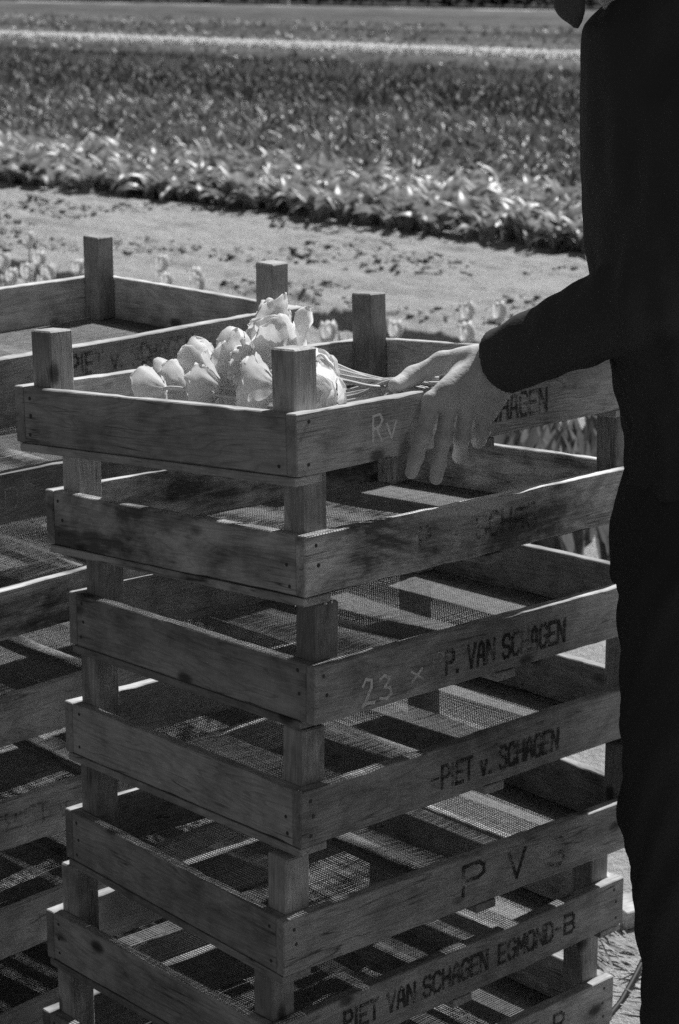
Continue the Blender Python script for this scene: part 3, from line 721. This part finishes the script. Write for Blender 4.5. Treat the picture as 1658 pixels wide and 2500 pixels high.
THB = [(.178,2.672,1.197),(.1385,2.690,1.188),(.0985,2.684,1.171),(.0745,2.662,1.162)]
wr = wrist + np.array((-.004, -.002, -.001))
hn = np.cross(np.array(IDX[0])-np.array(LIT[0]), wr-np.array(MID[0]))
B.chain(THB, (.0180, .0140, .0118, .0102), .010)
for P, r in ((IDX, .0125), (MID, .0128), (RNG, .0125), (LIT, .0125)):
    m0 = np.array(P[0]); s0 = wr + (m0-np.array(MID[0]))*.42
    B.cap(s0, m0, .018, r, .018, flat=(hn, 1.15))
for P, Q2 in ((IDX, MID), (MID, RNG), (RNG, LIT)):                # fill between the hand bones
    c_ = (np.array(P[0])+np.array(Q2[0]))/2; b_ = wr+(c_-np.array(MID[0]))*.45
    B.cap(b_, c_+(b_-c_)*.10, .018, .0115, .016, flat=(hn, 1.2))
B.cap(wr+np.array((.008, .004, -.014)), np.array(LIT[0])+np.array((.003, .006, .0)), .018, .014, .02)   # heel of the hand
B.cap(np.array(THB[1])*.6+wr*.4, np.array(IDX[0])*.75+wr*.25, .012, .010, .018)       # web of the thumb
B.cap(wr, wrist+(elbow-wrist)*.25, .027, .031, .02)
palm = B.D.copy(); tot = B.D.copy()
for P, r in ((IDX, (.0112,.0106,.0100,.0088)), (MID, (.0116,.0110,.0102,.0090)), (RNG, (.0110,.0104,.0098,.0086)), (LIT, (.0106,.0100,.0090,.0078))):
    B.D = np.full_like(palm, 9.); B.chain(P, r, .003)
    for q_, j_ in ((1, 1.07), (2, 1.05)):
        B.ell(np.array(P[q_])+np.array((0, -.001, 0)), np.array([r[q_]*j_]*3), .004)
    tot = np.minimum(tot, smin(palm, B.D, .007))
B.D = tot
B.chain([wrist+(elbow-wrist)*.2, elbow, shoulder], (.030, .040, .050), .02)
B.column([(.98,.50,2.61,.08,.12),(1.1,.495,2.61,.08,.12),(1.3,.47,2.61,.10,.15),(1.48,.455,2.61,.09,.17),(1.55,.45,2.61,.06,.12)], .04)
rsh = np.array((.475, 2.77, 1.50)); B.cap(shoulder, rsh, .055, .055, .05)
B.chain([rsh, (.53, 2.86, 1.24), (.50, 2.85, 1.0)], (.05, .038, .026), .02); B.ell((.495, 2.85, .94), np.array([.022, .035, .055]), .02)
B.chain([(.45,2.61,1.54),(.366,2.605,1.70)], (.058,.052), .03)
B.ell((.345,2.603,1.80), np.array([.098,.076,.118]), .03); B.ell((.300,2.603,1.745), np.array([.055,.052,.055]), .03)
B.ell((.249,2.603,1.785), np.array([.016,.013,.026]), .012)
for sy in (-1, 1): B.ell((.365, 2.603+sy*.078, 1.79), np.array([.02,.009,.032]), .006)
B.chain([(.50,2.53,.96),(.48,2.52,.52),(.52,2.52,.08)], (.075,.055,.04), .03); B.chain([(.50,2.69,.96),(.50,2.70,.52),(.56,2.71,.08)], (.075,.055,.04), .03)
m = MN('skin'); tc = m.n('ShaderNodeTexCoord')
nz = m.noise(tc.outputs['Object'], 45, 4, .6); rp = m.ramp([(.3, .54), (.7, .72)]); m.l(nz, rp.inputs[0]); m.l(rp.outputs[0], m.b.inputs['Base Color'])
m.b.inputs['Roughness'].default_value = .55; m.b.inputs['Specular IOR Level'].default_value = .3; m.bump(m.math('ADD', m.noise(tc.outputs['Object'], 75, 3, .6), m.math('MULTIPLY', m.noise(tc.outputs['Object'], 300, 4, .7), .35)), .45, .0022)
SKIN = m.m
link('body', finish(B.mesh('body')), SKIN, person)
CLOTH = plain('dark_cloth', .075, .95, .08, bump=(70, .4, .004)); CLOTH2 = plain('dark_denim', .062, .95, .06, bump=(220, .4, .003))
wr1 = [(.0007, (30, 22, 38), 0), (.0034, (-74, 61, 16), 1), (.0028, (115, -60, 24), 2), (.0014, (60, 150, -30), 3), (.0008, (-60, 70, 120), 1)]
J = SDF(np.concatenate([np.arange(.16, .31, .003), np.arange(.31, .74, .007)]), np.concatenate([np.arange(2.34, 2.58, .007), np.arange(2.58, 2.74, .003), np.arange(2.74, 2.94, .007)]), np.concatenate([np.arange(.98, 1.12, .007), np.arange(1.12, 1.29, .003), np.arange(1.29, 1.72, .007)]))
cuff = wrist+(elbow-wrist)*.03
J.chain([wrist-(elbow-wrist)*.2, wrist+(elbow-wrist)*.45, elbow, shoulder+np.array((.0, .01, -.005))], (.0425, .0500, .067, .088), .006)
arm = J.D.copy(); J.D = np.full_like(arm, 9.)
J.column([(1.045,.505,2.61,.122,.185),(1.10,.500,2.61,.116,.18),(1.19,.488,2.61,.128,.18),(1.355,.468,2.61,.150,.185),(1.46,.458,2.61,.150,.19),(1.55,.45,2.61,.145,.16),(1.595,.43,2.61,.126,.12),(1.63,.425,2.61,.118,.10),(1.665,.44,2.61,.105,.095),(1.70,.455,2.61,.09,.085)], .03)
J.cap(shoulder, rsh, .075, .075, .05); J.chain([rsh, (.53, 2.86, 1.24), (.503, 2.852, 1.03)], (.075, .055, .042), .03)
J.D = smin(J.D, arm, .010).astype(np.float32)
# sleeve ends squarely at the cuff
ax_ = (wrist-elbow)/np.linalg.norm(wrist-elbow); X, Y, Z = np.meshgrid(*J.a, indexing='ij')
dpl = (X-cuff[0])*ax_[0]+(Y-cuff[1])*ax_[1]+(Z-cuff[2])*ax_[2]
near = (X < .30) & (Z > 1.08) & (Z < 1.32) & (Y > 2.55) & (Y < 2.76)
J.D = np.where(near, np.maximum(J.D, dpl-.004), J.D)
link('jacket', finish(J.mesh('jacket', wr1, .30)), CLOTH, person)
T = SDF(np.arange(.30, .74, .008), np.arange(2.36, 2.86, .008), np.arange(.06, 1.10, .008))
T.column([(.90,.485,2.61,.118,.175),(.98,.492,2.61,.128,.178),(1.08,.505,2.61,.115,.17)], .03)
T.chain([(.480,2.53,.92),(.467,2.525,.74),(.467,2.52,.62),(.481,2.52,.49),(.494,2.52,.40),(.500,2.52,.30),(.515,2.52,.09)], (.110,.094,.084,.083,.082,.082,.080), .003)
T.chain([(.49,2.69,.92),(.49,2.70,.52),(.56,2.71,.09)], (.105,.08,.07), .03)
link('trousers', finish(T.mesh('trousers', [(.0010, (18, 12, 45), 0), (.0012, (-90, 80, 40), 1), (.0022, (110, 90, -22), 2), (.0014, (-50, 140, 60), 1)])), CLOTH2, person)
for y_, x_ in ((2.52, .50), (2.71, .53)):
    Q = SDF(np.arange(x_-.24, x_+.12, .006), np.arange(y_-.09, y_+.09, .006), np.arange(-.002, .16, .006))
    Q.cap((x_+.03, y_, .045), (x_-.17, y_, .035), .043, .038, .02); Q.cap((x_+.03, y_, .05), (x_+.04, y_, .12), .045, .048, .02)
    Q.D = np.maximum(Q.D, .004-Q.a[2][None, None, :]); link('shoe', finish(Q.mesh('shoe')), plain('black_leather', .02, .4), person)
Hh = SDF(np.arange(.22, .50, .006), np.arange(2.50, 2.71, .006), np.arange(1.70, 1.96, .006))
Hh.ell((.362,2.603,1.822), np.array([.100,.083,.112]), .01)
X, Y, Z = np.meshgrid(*Hh.a, indexing='ij'); Hh.D = np.maximum(Hh.D, -(np.sqrt(((X-.27)/.085)**2+((Y-2.603)/.10)**2+((Z-1.76)/.10)**2)-1)*.08)
link('hair', finish(Hh.mesh('hair', [(.003, (90, 60, 120), 0), (.002, (-150, 130, 60), 0)])), plain('dark_hair', .03, .6), person)
# shirt collar wing and knotted neckerchief showing in front of the neck
K = SDF(np.arange(.22, .42, .005), np.arange(2.48, 2.74, .005), np.arange(1.60, 1.74, .005))
K.cap((.295, 2.565, 1.705), (.283, 2.57, 1.655), .020, .017, .008); K.cap((.283, 2.57, 1.655), (.292, 2.575, 1.634), .017, .007, .008)
K.cap((.335, 2.53, 1.695), (.296, 2.56, 1.70), .017, .02, .01); K.cap((.295, 2.565, 1.705), (.30, 2.64, 1.70), .02, .018, .01)
link('shirt_collar', finish(K.mesh('shirt_collar', [(.002, (90, 60, 120), 0)])), plain('grey_shirt', .13, .9, .1), person)

# ------------------------------------------------------------------ small things on the ground at the lower right
def gz_at(x, y):
    u = x*RU[0]+y*RU[1]; v = x*RV[0]+y*RV[1]; return float(gheight(np.array([u]), np.array([v]))[0])
b = bevel_box((0, 0, 0), (.30, .07, .035), .002)
pk = bm_obj('loose_plank', b, [WOOD[0], NAIL], None); x, y = .523, 3.38
pk.matrix_world = Matrix.Translation((x, y, gz_at(x, y)+.001)) @ Matrix.Rotation(R(28), 4, 'Z')
tag(pk, 'short loose plank on the sand behind the trouser leg', 'plank')
P = [(.56, 3.27), (.53, 3.22), (.508, 3.17), (.477, 3.11), (.447, 3.055), (.434, 3.01), (.44, 2.96), (.48, 2.92)]
A = Acc(); A.add(*tube([(x, y, gz_at(x, y)+.012+.012*math.sin(i*1.3)) for i, (x, y) in enumerate(P)], .0048, 8))
tag(link('black_strap', A.mesh('strap', True), plain('black_rubber', .015, .6)), 'black strap trailing over the sand beside the lowest front crate', 'strap')
n = 90; r = np.random.default_rng(3); px = r.normal(.49, .045, n); py = r.normal(3.27, .10, n)
gzv = np.array([gz_at(a_, b_) for a_, b_ in zip(px, py)])
V, F = leaf_strips(np.stack([px, py, gzv+.004], 1), r.normal(2.6, .5, n), r.uniform(.03, .10, n), r.uniform(.0012, .0035, n), r.uniform(1.2, 1.5, n), r.normal(0, .25, n), 6, .2, r.normal(0, 1, n))
tag(link('dry_leaves', np_mesh('dry_leaves', V, F, True), plain('withered_leaf', .2, .8, .2, noise=(20, .4, 2.2))), 'withered leaves and stalks on the sand beside the stack', kind='stuff')
